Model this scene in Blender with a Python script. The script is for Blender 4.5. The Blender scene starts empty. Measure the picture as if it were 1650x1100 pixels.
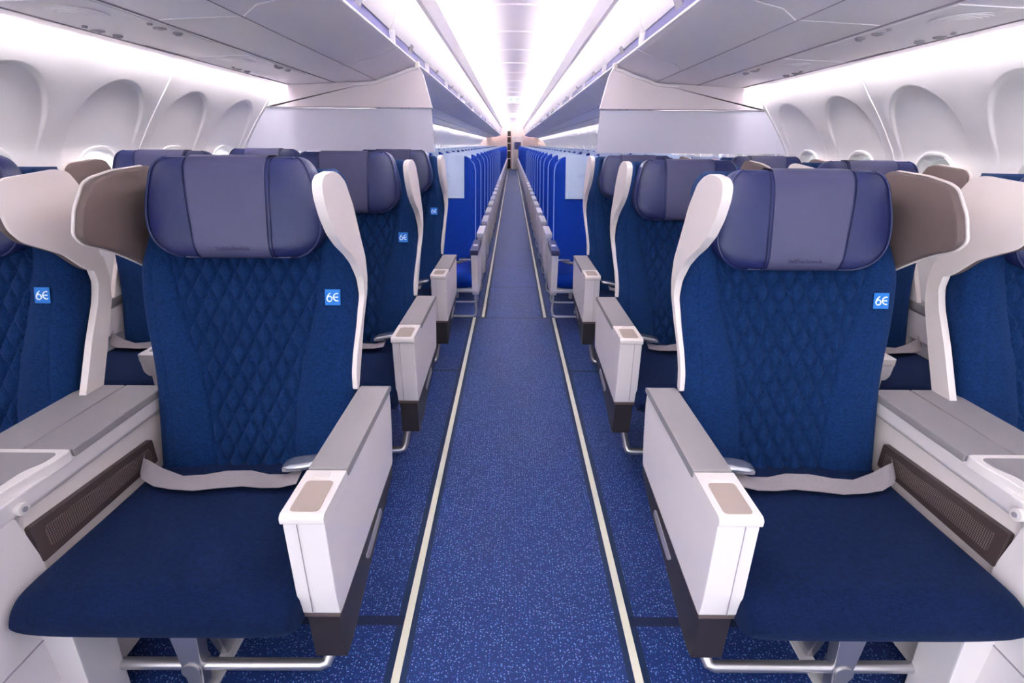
import bpy, bmesh, math, random
from mathutils import Vector, Matrix
S = bpy.context.scene
COL = S.collection
PI = math.pi

# ------------------------------------------------------------------ camera
cam_d = bpy.data.cameras.new('camera'); cam = bpy.data.objects.new('camera', cam_d); COL.objects.link(cam)
S.camera = cam
cam_d.sensor_fit = 'HORIZONTAL'; cam_d.sensor_width = 36.0
cam_d.lens = 36.0 * 813.1 / 1650.0
cam_d.clip_start = 0.02; cam_d.clip_end = 200
_p, _yaw, _roll = 0.37187, -0.00207, 0.0072
_f = Vector((0, math.cos(_p), -math.sin(_p))); _u = Vector((0, math.sin(_p), math.cos(_p))); _r = Vector((1, 0, 0))
_Z = Matrix.Rotation(_yaw, 3, 'Z'); _f = _Z @ _f; _u = _Z @ _u; _r = _Z @ _r
_r2 = math.cos(_roll) * _r + math.sin(_roll) * _u; _u2 = -math.sin(_roll) * _r + math.cos(_roll) * _u
_M = Matrix.Identity(4)
for i in range(3):
    _M[i][0] = _r2[i]; _M[i][1] = _u2[i]; _M[i][2] = -_f[i]
_M[0][3] = -0.0227; _M[1][3] = 0.0; _M[2][3] = 1.33
cam.matrix_world = _M

# ------------------------------------------------------------------ world, exposure
W = bpy.data.worlds.new('daylight'); S.world = W; W.use_nodes = True
bg = W.node_tree.nodes['Background']; bg.inputs[0].default_value = (0.93, 0.95, 1.0, 1); _tc = W.node_tree.nodes.new('ShaderNodeTexCoord'); _sx = W.node_tree.nodes.new('ShaderNodeSeparateXYZ'); _mr = W.node_tree.nodes.new('ShaderNodeMapRange')
W.node_tree.links.new(_tc.outputs['Generated'], _sx.inputs[0]); W.node_tree.links.new(_sx.outputs['X'], _mr.inputs[0])
_mr.inputs[1].default_value = 0.6; _mr.inputs[2].default_value = -0.9; _mr.inputs[3].default_value = 0.15; _mr.inputs[4].default_value = 1.9   # sky brighter on the left of the aircraft
W.node_tree.links.new(_mr.outputs[0], bg.inputs[1])
S.view_settings.view_transform = 'Standard'; S.view_settings.look = 'None'
S.view_settings.gamma = 1.0; S.view_settings.use_curve_mapping = False
S.view_settings.exposure = 1.48
S.cycles.max_bounces = 12; S.cycles.diffuse_bounces = 9
CEIL_GLOW = 46.0      # ceiling cove strips
SIDE_GLOW = 25.0      # sidewall cove strips

# ------------------------------------------------------------------ materials
def srgb(r, g, b):
    def c(v):
        v /= 255.0
        return v / 12.92 if v <= 0.04045 else ((v + 0.055) / 1.055) ** 2.4
    return (c(r), c(g), c(b), 1)
def mat(name, col, rough=0.5, spec=0.5, metal=0.0, noise=None, bump=None, emit=None, sheen=0.0, coat=0.0):
    m = bpy.data.materials.new(name); m.use_nodes = True
    nt = m.node_tree; b = nt.nodes['Principled BSDF']
    b.inputs['Base Color'].default_value = col; b.inputs['Roughness'].default_value = rough
    b.inputs['Specular IOR Level'].default_value = spec; b.inputs['Metallic'].default_value = metal
    b.inputs['Sheen Weight'].default_value = sheen; b.inputs['Coat Weight'].default_value = coat
    if emit:
        b.inputs['Emission Color'].default_value = emit[0]; b.inputs['Emission Strength'].default_value = emit[1]
    if noise or bump:
        tc = nt.nodes.new('ShaderNodeTexCoord')
    if noise:
        sc, amt = noise
        n = nt.nodes.new('ShaderNodeTexNoise'); n.inputs['Scale'].default_value = sc; n.inputs['Detail'].default_value = 3
        mx = nt.nodes.new('ShaderNodeMix'); mx.data_type = 'RGBA'
        mx.inputs[6].default_value = tuple(c * (1 - amt) for c in col[:3]) + (1,)
        mx.inputs[7].default_value = tuple(min(1, c * (1 + amt)) for c in col[:3]) + (1,)
        nt.links.new(tc.outputs['Object'], n.inputs['Vector']); nt.links.new(n.outputs['Fac'], mx.inputs[0])
        nt.links.new(mx.outputs[2], b.inputs['Base Color'])
    if bump:
        sc, st = bump
        n = nt.nodes.new('ShaderNodeTexNoise'); n.inputs['Scale'].default_value = sc; n.inputs['Detail'].default_value = 2
        bp = nt.nodes.new('ShaderNodeBump'); bp.inputs['Strength'].default_value = st; bp.inputs['Distance'].default_value = 0.002
        nt.links.new(tc.outputs['Object'], n.inputs['Vector']); nt.links.new(n.outputs['Fac'], bp.inputs['Height'])
        nt.links.new(bp.outputs['Normal'], b.inputs['Normal'])
    return m

def fabric(name, col, col2, rough=0.9, sheen=0.06):
    """woven cloth: fine warp and weft threads mixing two blues, with a slub noise"""
    m = bpy.data.materials.new(name); m.use_nodes = True
    nt = m.node_tree; b = nt.nodes['Principled BSDF']; N = nt.nodes.new; L = nt.links.new
    tc = N('ShaderNodeTexCoord')
    def stretched(sx, sy, sz):
        mp = N('ShaderNodeMapping'); mp.inputs['Scale'].default_value = (sx, sy, sz); L(tc.outputs['Object'], mp.inputs['Vector'])
        n = N('ShaderNodeTexNoise'); n.inputs['Scale'].default_value = 1; n.inputs['Detail'].default_value = 2
        L(mp.outputs[0], n.inputs['Vector']); return n
    a = stretched(90, 90, 700); c = stretched(700, 90, 90); d = stretched(90, 700, 90)
    ad = N('ShaderNodeMath'); ad.operation = 'ADD'; L(a.outputs['Fac'], ad.inputs[0]); L(c.outputs['Fac'], ad.inputs[1])
    ad2 = N('ShaderNodeMath'); ad2.operation = 'ADD'; L(ad.outputs[0], ad2.inputs[0]); L(d.outputs['Fac'], ad2.inputs[1])
    mr = N('ShaderNodeMapRange'); mr.inputs[1].default_value = 1.2; mr.inputs[2].default_value = 1.8; L(ad2.outputs[0], mr.inputs[0])
    mx = N('ShaderNodeMix'); mx.data_type = 'RGBA'; mx.inputs[6].default_value = col; mx.inputs[7].default_value = col2
    L(mr.outputs[0], mx.inputs[0]); L(mx.outputs[2], b.inputs['Base Color'])
    bp = N('ShaderNodeBump'); bp.inputs['Strength'].default_value = 0.35; bp.inputs['Distance'].default_value = 0.001
    L(mr.outputs[0], bp.inputs['Height']); L(bp.outputs['Normal'], b.inputs['Normal'])
    b.inputs['Roughness'].default_value = rough; b.inputs['Sheen Weight'].default_value = sheen
    b.inputs['Sheen Tint'].default_value = (0.3, 0.5, 1, 1); b.inputs['Specular IOR Level'].default_value = 0.12
    return m

M = {}
M['cream'] = mat('cream_plastic', srgb(222, 212, 209), 0.42, 0.4, noise=(3, 0.02), bump=(500, 0.08))
M['arm_white'] = mat('arm_plastic', srgb(224, 217, 218), 0.45, 0.4, noise=(4, 0.02), bump=(600, 0.05))
M['cap_white'] = mat('cap_plastic', srgb(226, 219, 217), 0.35, 0.5, noise=(5, 0.01))
M['taupe'] = mat('taupe_lining', srgb(100, 86, 85), 0.55, 0.3, noise=(6, 0.03), bump=(700, 0.1))
M['pad_grey'] = mat('grey_arm_pad', srgb(142, 138, 141), 0.5, 0.35, noise=(8, 0.03), bump=(500, 0.15))
M['beige_inset'] = mat('beige_inset', srgb(160, 146, 138), 0.5, 0.4, noise=(10, 0.03))
M['black_trim'] = mat('dark_trim', srgb(44, 38, 42), 0.4, 0.45, noise=(6, 0.05))
M['brown_trim'] = mat('brown_trim', srgb(70, 58, 58), 0.4, 0.45, noise=(6, 0.05))
M['steel'] = mat('brushed_steel', srgb(200, 196, 200), 0.28, 0.5, 0.85, noise=(20, 0.05))
M['chrome'] = mat('buckle_metal', srgb(210, 212, 222), 0.22, 0.5, 0.8, noise=(20, 0.02))
M['white_metal'] = mat('white_painted_metal', srgb(222, 218, 222), 0.35, 0.5, 0.1, noise=(5, 0.02))
M['fabric'] = fabric('blue_seat_fabric', srgb(5, 29, 68), srgb(13, 46, 92))
M['cushion'] = fabric('blue_cushion_fabric', srgb(3, 15, 46), srgb(8, 27, 64))
M['econ'] = fabric('royal_blue_leather', srgb(0, 36, 120), srgb(0, 46, 138), 0.8, 0.0)
M['econ_pipe'] = mat('royal_blue_piping', srgb(96, 122, 190), 0.5, 0.4, noise=(30, 0.03))
M['navy_leather'] = mat('navy_leather', srgb(28, 36, 82), 0.38, 0.45, noise=(5, 0.05), bump=(260, 0.2))
M['slate_leather'] = mat('slate_leather', srgb(66, 66, 98), 0.42, 0.4, noise=(6, 0.05), bump=(260, 0.2))
M['dark_navy'] = mat('dark_navy_thread', srgb(24, 28, 66), 0.6, 0.3, noise=(30, 0.03))
M['emboss'] = mat('pressed_lettering', srgb(62, 60, 96), 0.5, 0.3, noise=(30, 0.02))
M['belt'] = mat('grey_webbing', srgb(144, 136, 142), 0.7, 0.2, noise=(120, 0.08), bump=(500, 0.4))
M['tag_blue'] = mat('tag_blue', srgb(28, 110, 190), 0.6, 0.3, noise=(60, 0.03))
M['tag_white'] = mat('tag_white', srgb(240, 246, 250), 0.6, 0.3, noise=(60, 0.01))
M['cover'] = mat('pale_headrest_cover', srgb(178, 196, 222), 0.8, 0.15, noise=(30, 0.03), bump=(400, 0.3))
M['cover_mark'] = mat('cover_print', srgb(140, 160, 196), 0.8, 0.15, noise=(30, 0.03))
M['pad_light'] = mat('pale_arm_pad', srgb(206, 204, 212), 0.45, 0.4, noise=(10, 0.03))
M['navy_pad'] = mat('navy_arm_pad', srgb(26, 32, 84), 0.4, 0.45, noise=(10, 0.05))
M['wall'] = mat('sidewall_plastic', srgb(244, 242, 243), 0.5, 0.3, noise=(2, 0.01), bump=(300, 0.03))
M['bin'] = mat('bin_underside', srgb(246, 241, 244), 0.42, 0.4, noise=(2, 0.015), bump=(300, 0.03))
M['door_white'] = mat('bin_door', srgb(248, 246, 246), 0.4, 0.4, noise=(2, 0.01))
M['purple_gap'] = mat('bin_recess', srgb(66, 66, 122), 0.5, 0.4, noise=(8, 0.06))
M['seam'] = mat('seam_grey', srgb(158, 150, 160), 0.6, 0.2, noise=(8, 0.04))
M['ceiling'] = mat('ceiling_panel', srgb(245, 241, 243), 0.5, 0.3, noise=(2, 0.01))
M['divider'] = mat('divider_panel', srgb(226, 216, 222), 0.45, 0.35, noise=(3, 0.015))
M['divider_low'] = mat('divider_curtain_panel', srgb(206, 206, 222), 0.5, 0.35, noise=(3, 0.015))
M['galley'] = mat('galley_beige', srgb(228, 208, 202), 0.5, 0.3, noise=(3, 0.03))
M['dark'] = mat('dark_recess', srgb(38, 28, 34), 0.5, 0.3, noise=(10, 0.05))
M['strip'] = mat('pale_floor_strip', srgb(226, 224, 205), 0.5, 0.4, noise=(20, 0.04))
M['nozzle'] = mat('grey_nozzle', srgb(150, 146, 156), 0.35, 0.5, noise=(20, 0.05))
M['sign'] = mat('lit_sign', srgb(250, 252, 252), 0.4, emit=(srgb(250, 252, 255), 0.25))
M['sign_mark'] = mat('sign_mark', srgb(110, 150, 150), 0.5, noise=(30, 0.03))
M['lamp'] = mat('cove_tube', (1, 1, 1, 1), 0.5, emit=((1.0, 0.965, 0.955, 1), CEIL_GLOW))
M['lamp2'] = mat('side_cove_tube', (1, 1, 1, 1), 0.5, emit=((1.0, 0.955, 0.955, 1), SIDE_GLOW))

def make_glass():
    m = bpy.data.materials.new('window_glass'); m.use_nodes = True; nt = m.node_tree
    b = nt.nodes['Principled BSDF']; b.inputs['Roughness'].default_value = 0.05
    tr = nt.nodes.new('ShaderNodeBsdfTransparent'); mx = nt.nodes.new('ShaderNodeMixShader'); mx.inputs[0].default_value = 0.08
    nt.links.new(tr.outputs[0], mx.inputs[1]); nt.links.new(b.outputs[0], mx.inputs[2])
    nt.links.new(mx.outputs[0], nt.nodes['Material Output'].inputs['Surface'])
    return m
M['glass'] = make_glass()

def make_carpet():
    m = bpy.data.materials.new('speckled_blue_carpet'); m.use_nodes = True
    nt = m.node_tree; b = nt.nodes['Principled BSDF']; N = nt.nodes.new; L = nt.links.new
    geo = N('ShaderNodeNewGeometry'); sep = N('ShaderNodeSeparateXYZ'); L(geo.outputs['Position'], sep.inputs[0])
    def math_(op, a, c=None):
        n = N('ShaderNodeMath'); n.operation = op
        for i, v in enumerate((a, c)):
            if v is None: continue
            if isinstance(v, (int, float)): n.inputs[i].default_value = v
            else: L(v, n.inputs[i])
        return n.outputs[0]
    base = N('ShaderNodeTexNoise'); base.inputs['Scale'].default_value = 260; base.inputs['Detail'].default_value = 3
    L(geo.outputs['Position'], base.inputs['Vector'])
    cr = N('ShaderNodeMix'); cr.data_type = 'RGBA'
    cr.inputs[6].default_value = srgb(2, 24, 76); cr.inputs[7].default_value = srgb(10, 48, 116)
    L(base.outputs['Fac'], cr.inputs[0])
    # speckles: small voronoi dots of three tints
    col = cr.outputs[2]
    smooth_mask = None
    ax = math_('ABSOLUTE', sep.outputs['X'])
    fwd = math_('LESS_THAN', sep.outputs['Y'], 3.945)
    cen = math_('ADD', math_('MULTIPLY', fwd, 0.0705), 0.2555)
    dist = math_('ABSOLUTE', math_('SUBTRACT', ax, cen))
    band = math_('LESS_THAN', dist, 0.03)
    # cross seams of the outer pieces
    sy = sep.outputs['Y']
    seam = None
    for y0 in (1.105, 2.9, 3.945):
        d = math_('LESS_THAN', math_('ABSOLUTE', math_('SUBTRACT', sy, y0)), 0.010 if y0 > 2 else 0.016)
        if y0 < 3.9: d = math_('MULTIPLY', d, math_('GREATER_THAN', ax, 0.32))
        seam = d if seam is None else math_('MAXIMUM', seam, d)
    pm = math_('LESS_THAN', math_('ABSOLUTE', math_('SUBTRACT', math_('FLOORED_MODULO', math_('SUBTRACT', sy, 3.945), 0.97), 0.485)), 0.0)
    mod = math_('FLOORED_MODULO', math_('SUBTRACT', sy, 3.935), 0.97)
    rep = math_('MULTIPLY', math_('LESS_THAN', mod, 0.02), math_('GREATER_THAN', sy, 3.9))
    seam = math_('MAXIMUM', seam, rep)  # measured seams joined with evenly repeated dark cross lines of the rear aisle
    for sc, th, tint in ((95, 0.17, srgb(150, 178, 232)), (70, 0.12, srgb(126, 104, 190)), (120, 0.15, srgb(80, 160, 225))):
        v = N('ShaderNodeTexVoronoi'); v.inputs['Scale'].default_value = sc; v.voronoi_dimensions = '2D'
        L(geo.outputs['Position'], v.inputs['Vector'])
        dot = math_('LESS_THAN', v.outputs['Distance'], th)
        sepc = N('ShaderNodeSeparateColor'); L(v.outputs['Color'], sepc.inputs[0])
        pick = math_('MULTIPLY', math_('GREATER_THAN', sepc.outputs[0], 0.58), 0.62)
        f = math_('MULTIPLY', math_('MULTIPLY', dot, pick), math_('SUBTRACT', 1.0, band))
        mx = N('ShaderNodeMix'); mx.data_type = 'RGBA'; L(f, mx.inputs[0]); L(col, mx.inputs[6]); mx.inputs[7].default_value = tint
        col = mx.outputs[2]
    mx = N('ShaderNodeMix'); mx.data_type = 'RGBA'; L(math_('MULTIPLY', band, 0.9), mx.inputs[0]); L(col, mx.inputs[6]); mx.inputs[7].default_value = srgb(2, 30, 62)
    col = mx.outputs[2]
    mx = N('ShaderNodeMix'); mx.data_type = 'RGBA'; L(math_('MULTIPLY', seam, 0.95), mx.inputs[0]); L(col, mx.inputs[6]); mx.inputs[7].default_value = srgb(1, 14, 50)
    L(mx.outputs[2], b.inputs['Base Color'])
    bp = N('ShaderNodeBump'); bp.inputs['Strength'].default_value = 0.4; bp.inputs['Distance'].default_value = 0.002
    L(base.outputs['Fac'], bp.inputs['Height']); L(bp.outputs['Normal'], b.inputs['Normal'])
    b.inputs['Roughness'].default_value = 0.6; b.inputs['Specular IOR Level'].default_value = 0.25
    b.inputs['Sheen Weight'].default_value = 0.12; b.inputs['Sheen Tint'].default_value = (0.6, 0.7, 1, 1)
    return m
M['carpet'] = make_carpet()

def make_grille():
    m = bpy.data.materials.new('woven_grille'); m.use_nodes = True
    nt = m.node_tree; b = nt.nodes['Principled BSDF']; N = nt.nodes.new; L = nt.links.new
    tc = N('ShaderNodeTexCoord'); mp = N('ShaderNodeMapping'); mp.inputs['Rotation'].default_value = (math.radians(45), 0, 0)
    L(tc.outputs['Object'], mp.inputs['Vector'])
    ch = N('ShaderNodeTexChecker'); ch.inputs['Scale'].default_value = 260
    ch.inputs['Color1'].default_value = srgb(128, 110, 108); ch.inputs['Color2'].default_value = srgb(26, 20, 22)
    L(mp.outputs[0], ch.inputs['Vector']); L(ch.outputs['Color'], b.inputs['Base Color'])
    b.inputs['Roughness'].default_value = 0.35
    return m
M['grille'] = make_grille()

# ------------------------------------------------------------------ mesh helpers
class B:
    def __init__(s, mir=1): s.v = []; s.f = []; s.mir = mir
    def add(s, vs, fs):
        o = len(s.v); s.v += [tuple(v) for v in vs]; s.f += [tuple(i + o for i in f) for f in fs]; return s
    def box(s, x0, x1, y0, y1, z0, z1):
        vs = [(x, y, z) for x in (x0, x1) for y in (y0, y1) for z in (z0, z1)]
        return s.add(vs, [(0, 1, 3, 2), (4, 6, 7, 5), (0, 4, 5, 1), (2, 3, 7, 6), (0, 2, 6, 4), (1, 5, 7, 3)])
    def prism(s, poly, a, b_, axis):
        n = len(poly); vs = []
        for t in (a, b_):
            for p, q in poly:
                vs.append((t, p, q) if axis == 'x' else (p, t, q) if axis == 'y' else (p, q, t))
        fs = [tuple(range(n)), tuple(range(2 * n - 1, n - 1, -1))] + [(i, i + n, (i + 1) % n + n, (i + 1) % n) for i in range(n)]
        return s.add(vs, fs)
    def loft(s, loops, cap=True, closed=True):
        n = len(loops[0]); vs = [p for l in loops for p in l]; fs = []
        for j in range(len(loops) - 1):
            for i in range(n if closed else n - 1):
                a = j * n + i; b_ = j * n + (i + 1) % n
                fs.append((a, b_, b_ + n, a + n))
        if cap and closed:
            fs.append(tuple(range(n - 1, -1, -1))); fs.append(tuple(range((len(loops) - 1) * n, len(loops) * n)))
        return s.add(vs, fs)
    def tube(s, pts, r, n=8, closed=False):
        P = [Vector(p) for p in pts]; loops = []; up = None
        m = len(P)
        for i in range(m):
            if closed: d = (P[(i + 1) % m] - P[i - 1])
            else: d = (P[min(i + 1, m - 1)] - P[max(i - 1, 0)])
            d.normalize()
            if up is None: up = Vector((0, 0, 1)) if abs(d.z) < 0.9 else Vector((1, 0, 0))
            a = d.cross(up); a.normalize(); up = a.cross(d); up.normalize()
            loops.append([P[i] + r * (math.cos(2 * PI * k / n) * a + math.sin(2 * PI * k / n) * up) for k in range(n)])
        if closed: loops.append(loops[0]); return s.loft(loops, cap=False)
        return s.loft(loops)
    def cyl(s, c, r, h, axis='z', n=20, r2=None):
        r2 = r if r2 is None else r2; loops = []
        for t, rr in ((0, r), (h, r2)):
            l = []
            for k in range(n):
                a, b_ = rr * math.cos(2 * PI * k / n), rr * math.sin(2 * PI * k / n)
                l.append((c[0] + a, c[1] + b_, c[2] + t) if axis == 'z' else (c[0] + a, c[1] + t, c[2] + b_) if axis == 'y' else (c[0] + t, c[1] + a, c[2] + b_))
            loops.append(l)
        return s.loft(loops)
    def mesh(s, name, material, bevel=0, seg=2, angle=35, clean=True):
        me = bpy.data.meshes.new(name)
        vs = [(x * s.mir, y, z) for x, y, z in s.v]
        me.from_pydata(vs, [], s.f); me.update()
        bm = bmesh.new(); bm.from_mesh(me)
        if clean: bmesh.ops.remove_doubles(bm, verts=bm.verts, dist=1e-6)
        bmesh.ops.recalc_face_normals(bm, faces=bm.faces)
        if bevel:
            es = [e for e in bm.edges if len(e.link_faces) == 2 and e.calc_face_angle(0) > math.radians(28)]
            bmesh.ops.bevel(bm, geom=es, offset=bevel, segments=seg, profile=0.6, affect='EDGES', clamp_overlap=True)
        for f in bm.faces: f.smooth = True
        for e in bm.edges:
            e.smooth = not (len(e.link_faces) == 2 and e.calc_face_angle(0) > math.radians(angle))
        bm.to_mesh(me); bm.free(); me.materials.append(material)
        if bevel: me['wn'] = 1
        return me

def tag(o, label=None, cat=None, group=None, kind=None):
    if label: o['label'] = label
    if cat: o['category'] = cat
    if group: o['group'] = group
    if kind: o['kind'] = kind
    return o
def ob(name, me, parent=None, loc=(0, 0, 0)):
    o = bpy.data.objects.new(name, me); COL.objects.link(o); o.location = loc
    if parent: o.parent = parent
    if me.get('wn'):
        wn_ = o.modifiers.new('weighted_normals', 'WEIGHTED_NORMAL'); wn_.keep_sharp = True; wn_.weight = 90
    return o
def empty(name, loc, rz=0):
    o = bpy.data.objects.new(name, None); COL.objects.link(o); o.location = loc; o.rotation_euler = (0, 0, rz); o.empty_display_size = 0.1
    return o
def dup(root, loc, keep=None):
    r = root.copy(); COL.objects.link(r); r.location = loc
    for ch in root.children:
        if keep and ch.name.split('.')[0] not in keep: continue
        c = ch.copy(); COL.objects.link(c); c.parent = r
        for g in ch.children:
            d = g.copy(); COL.objects.link(d); d.parent = c
    return r
def sgn_pow(v, p): return math.copysign(abs(v) ** p, v)
def sm(a, b_, x):
    t = max(0, min(1, (x - a) / (b_ - a))); return t * t * (3 - 2 * t)
def text_mesh(txt, size, material, name, depth=0.0006):
    cu = bpy.data.curves.new(name, 'FONT'); cu.body = txt; cu.size = size; cu.extrude = depth; cu.align_x = 'CENTER'; cu.align_y = 'CENTER'
    o = bpy.data.objects.new(name, cu); COL.objects.link(o)
    dg = bpy.context.evaluated_depsgraph_get(); me = bpy.data.meshes.new_from_object(o.evaluated_get(dg))
    bpy.data.objects.remove(o); bpy.data.curves.remove(cu); me.materials.clear(); me.materials.append(material)
    return me
ORD = ['', 'first', 'second', 'third', 'fourth', 'fifth', 'sixth', 'seventh', 'eighth', 'ninth', 'tenth', 'eleventh', 'twelfth', 'thirteenth', 'fourteenth', 'fifteenth', 'sixteenth', 'seventeenth', 'eighteenth', 'nineteenth', 'twentieth']
for t_, base_ in (('twenty', 20), ('thirty', 30), ('forty', 40), ('fifty', 50)):
    for k_ in range(1, 10): 
        if len(ORD) == base_: ORD.append({'twenty': 'twentieth', 'thirty': 'thirtieth', 'forty': 'fortieth', 'fifty': 'fiftieth'}[t_])
        ORD.append(t_ + '-' + ORD[k_])
SIDE = {-1: 'left', 1: 'right'}

# ------------------------------------------------------------------ room shell
Y0, Y1 = -1.0, 30.9
WALL = [(1.56, 1.712), (1.575, 1.70), (1.62, 1.645), (1.683, 1.56), (1.745, 1.485), (1.80, 1.41), (1.875, 1.30), (1.905, 1.21), (1.918, 1.11), (1.928, 1.00), (1.935, 0.90), (1.935, 0.78), (1.93, 0.62), (1.91, 0.45), (1.885, 0.28), (1.85, 0.10), (1.84, 0.0)]
def wall_x(z):
    if z >= WALL[0][1]: return WALL[0][0]
    for (xa, za), (xb, zb) in zip(WALL, WALL[1:]):
        if za >= z >= zb: return xa + (xb - xa) * (za - z) / (za - zb)
    return WALL[-1][0]
WP = 0.52; WY0 = 2.42; WZ = 1.12; HW, HH = 0.118, 0.172
n_lo = -6; n_hi = int((Y1 - 0.3 - WY0) / WP)
DOORS = (17.5, )
floor = ob('floor', B().box(-2.0, 2.0, Y0, Y1, -0.05, 0).mesh('floor', M['carpet'])); tag(floor, 'blue speckled cabin carpet', kind='structure')

# ceiling: shallow vault with cross joints every 0.95 m
b = B()
def ceil_z(x): return 2.48 - 0.12 * (abs(x) / 0.66) ** 2.4
ys = []
yy = Y0
joints = [5.2 + 1.13 * k for k in range(-5, 24)]
pts = [Y0]
for j in joints:
    if Y0 < j < Y1: pts += [j - 0.022, j - 0.010, j + 0.010, j + 0.022]
pts.append(Y1)
loops = []
for y in pts:
    dz = 0.012 if any(abs(y - j) < 0.012 for j in joints) else 0
    loops.append([(x / 12 * 0.66, y, ceil_z(x / 12 * 0.66) - dz) for x in range(-12, 13)])
b.loft(loops, cap=False, closed=False)
ceil_o = ob('ceiling', b.mesh('ceiling', M['ceiling'])); tag(ceil_o, 'white vaulted ceiling lit from both sides', kind='structure')
b = B()
for s in (-1, 1):
    b.prism([(s * 0.66, 2.16), (s * 0.60, 2.165), (s * 0.545, 2.235), (s * 0.552, 2.245), (s * 0.612, 2.185), (s * 0.66, 2.18)], Y0, Y1, 'y')
o = ob('trim_1', b.mesh('trim_1', M['bin'])); tag(o, 'pale ledge hiding the ceiling lights', kind='structure')
# outer skin above the bins so no sky light leaks in
b = B()
for s in (-1, 1):
    b.prism([(s * 0.66, 2.28), (s * 0.66, 2.32), (s * 2.0, 1.95), (s * 2.0, -0.05), (s * 1.96, -0.05), (s * 1.96, 0.62), (s * 1.99, 0.63), (s * 1.99, 0.64), (s * 1.96, 0.64)][:0] or [(s * 0.64, 2.36), (s * 0.60, 2.42), (s * 1.75, 2.1), (s * 1.75, 1.715), (s * 1.70, 1.715), (s * 1.70, 2.06)], Y0, Y1, 'y')
    b.prism([(s * 1.70, 1.70), (s * 1.55, 1.705), (s * 1.55, 1.72), (s * 1.70, 1.73)], Y0, Y1, 'y')
o = ob('trim_2', b.mesh('trim_2', M['wall'])); tag(o, 'white lining above the bins', kind='structure')

# cove light strips, in short lengths
def strip_lamp(name, quad, material):
    b = B(); y = Y0
    while y < Y1 - 0.01:
        y2 = min(y + 0.94, Y1)
        (xa, za), (xb, zb) = quad
        b.add([(xa, y, za), (xb, y, zb), (xb, y2 - 0.006, zb), (xa, y2 - 0.006, za)], [(0, 1, 2, 3)])
        y = y2
    return ob(name, b.mesh(name, material))
for s in (-1, 1):
    o = strip_lamp('cove_light', [(s * 0.605, 2.215), (s * 0.635, 2.205)], M['lamp'])
    tag(o, 'white light strip glowing behind the %s ceiling ledge' % SIDE[s], 'light', 'ceiling cove lights')
    o = strip_lamp('sidewall_light', [(s * 1.475, 1.735), (s * 1.53, 1.722)], M['lamp2'])
    tag(o, 'white light strip washing the %s sidewall above the windows' % SIDE[s], 'light', 'sidewall cove lights')

# sidewalls with window holes and arched recesses
def rec_depth(dy, z):
    """how far the arched scoop round a window sits behind the panel face"""
    az = 1.375; hw = 0.205
    if z > az: r = math.hypot(dy / hw, (z - az) / 0.205)
    else: r = abs(dy) / hw
    inside = 1 - sm(0.94, 1.0, r)
    return inside * 0.014 * sm(1.24, 1.47, z)
def wall_module():
    nt_ = 72; rings = []
    def rect_pt(a, y_h, zt, zb):
        c, s_ = math.cos(a), math.sin(a); k = 1e9
        if abs(c) > 1e-9: k = min(k, y_h / abs(c))
        if s_ > 1e-9: k = min(k, (zt - WZ) / s_)
        if s_ < -1e-9: k = min(k, (WZ - zb) / -s_)
        return c * k, s_ * k
    zt, zb = WALL[0][1], 0.0
    angs = []
    for k in range(nt_): angs.append(2 * PI * (k + 0.5) / nt_)
    for cy, cz in ((WP / 2, zt - WZ), (-WP / 2, zt - WZ), (-WP / 2, zb - WZ), (WP / 2, zb - WZ)): angs.append(math.atan2(cz, cy) % (2 * PI))
    angs.sort()
    def arch_r(a, scale):
        # radius along the ray where the arch boundary lies (upper part only)
        best = None; c, s_ = math.cos(a), math.sin(a)
        lo, hi = 0.0, 1.0
        for _ in range(40):
            mid = (lo + hi) / 2; dy, z = c * mid, WZ + s_ * mid; az = 1.375
            r = math.hypot(dy / 0.205, (z - az) / 0.205) if z > az else abs(dy) / 0.205
            if r < scale: lo = mid
            else: hi = mid
        return lo
    def hole(a, k): return (k * HW * sgn_pow(math.cos(a), 0.75), k * HH * sgn_pow(math.sin(a), 0.75))
    out = []
    for ring in range(22):
        L_ = []
        for a in angs:
            hy, hz = hole(a, 1.0); hr = math.hypot(hy, hz)
            a2 = a; ry, rz = rect_pt(a2, WP / 2, zt, zb); rr = math.hypot(ry, rz)
            r0 = min(arch_r(a, 0.93), rr * 0.96); r1 = min(arch_r(a, 1.01), rr * 0.975)
            r0 = max(r0, hr + 0.02); r1 = max(r1, r0 + 0.004)
            if ring == 0: y_, z_ = hy, hz
            else:
                if ring <= 7: t = ring / 7; r = hr + (r0 - hr) * t
                elif ring <= 12: t = (ring - 7) / 5; r = r0 + (r1 - r0) * t
                else: t = (ring - 12) / 9; r = r1 + (rr - r1) * t
                cy, cz = math.cos(a) * r, math.sin(a) * r
                if ring < 7:
                    k_ = hr and r / hr; w = 1 - ring / 7
                    y_, z_ = w * hy * k_ + (1 - w) * cy, w * hz * k_ + (1 - w) * cz
                else: y_, z_ = cy, cz
            z = WZ + z_
            bez = 0.0
            L_.append((wall_x(z) + rec_depth(y_, z), y_, z))
        out.append(L_)
    # reveal into the hole
    rv = [(x + 0.05, y_ * 0.93, WZ + (z - WZ) * 0.93) for x, y_, z in out[0]]
    return [rv] + out
WM = wall_module()
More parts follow.
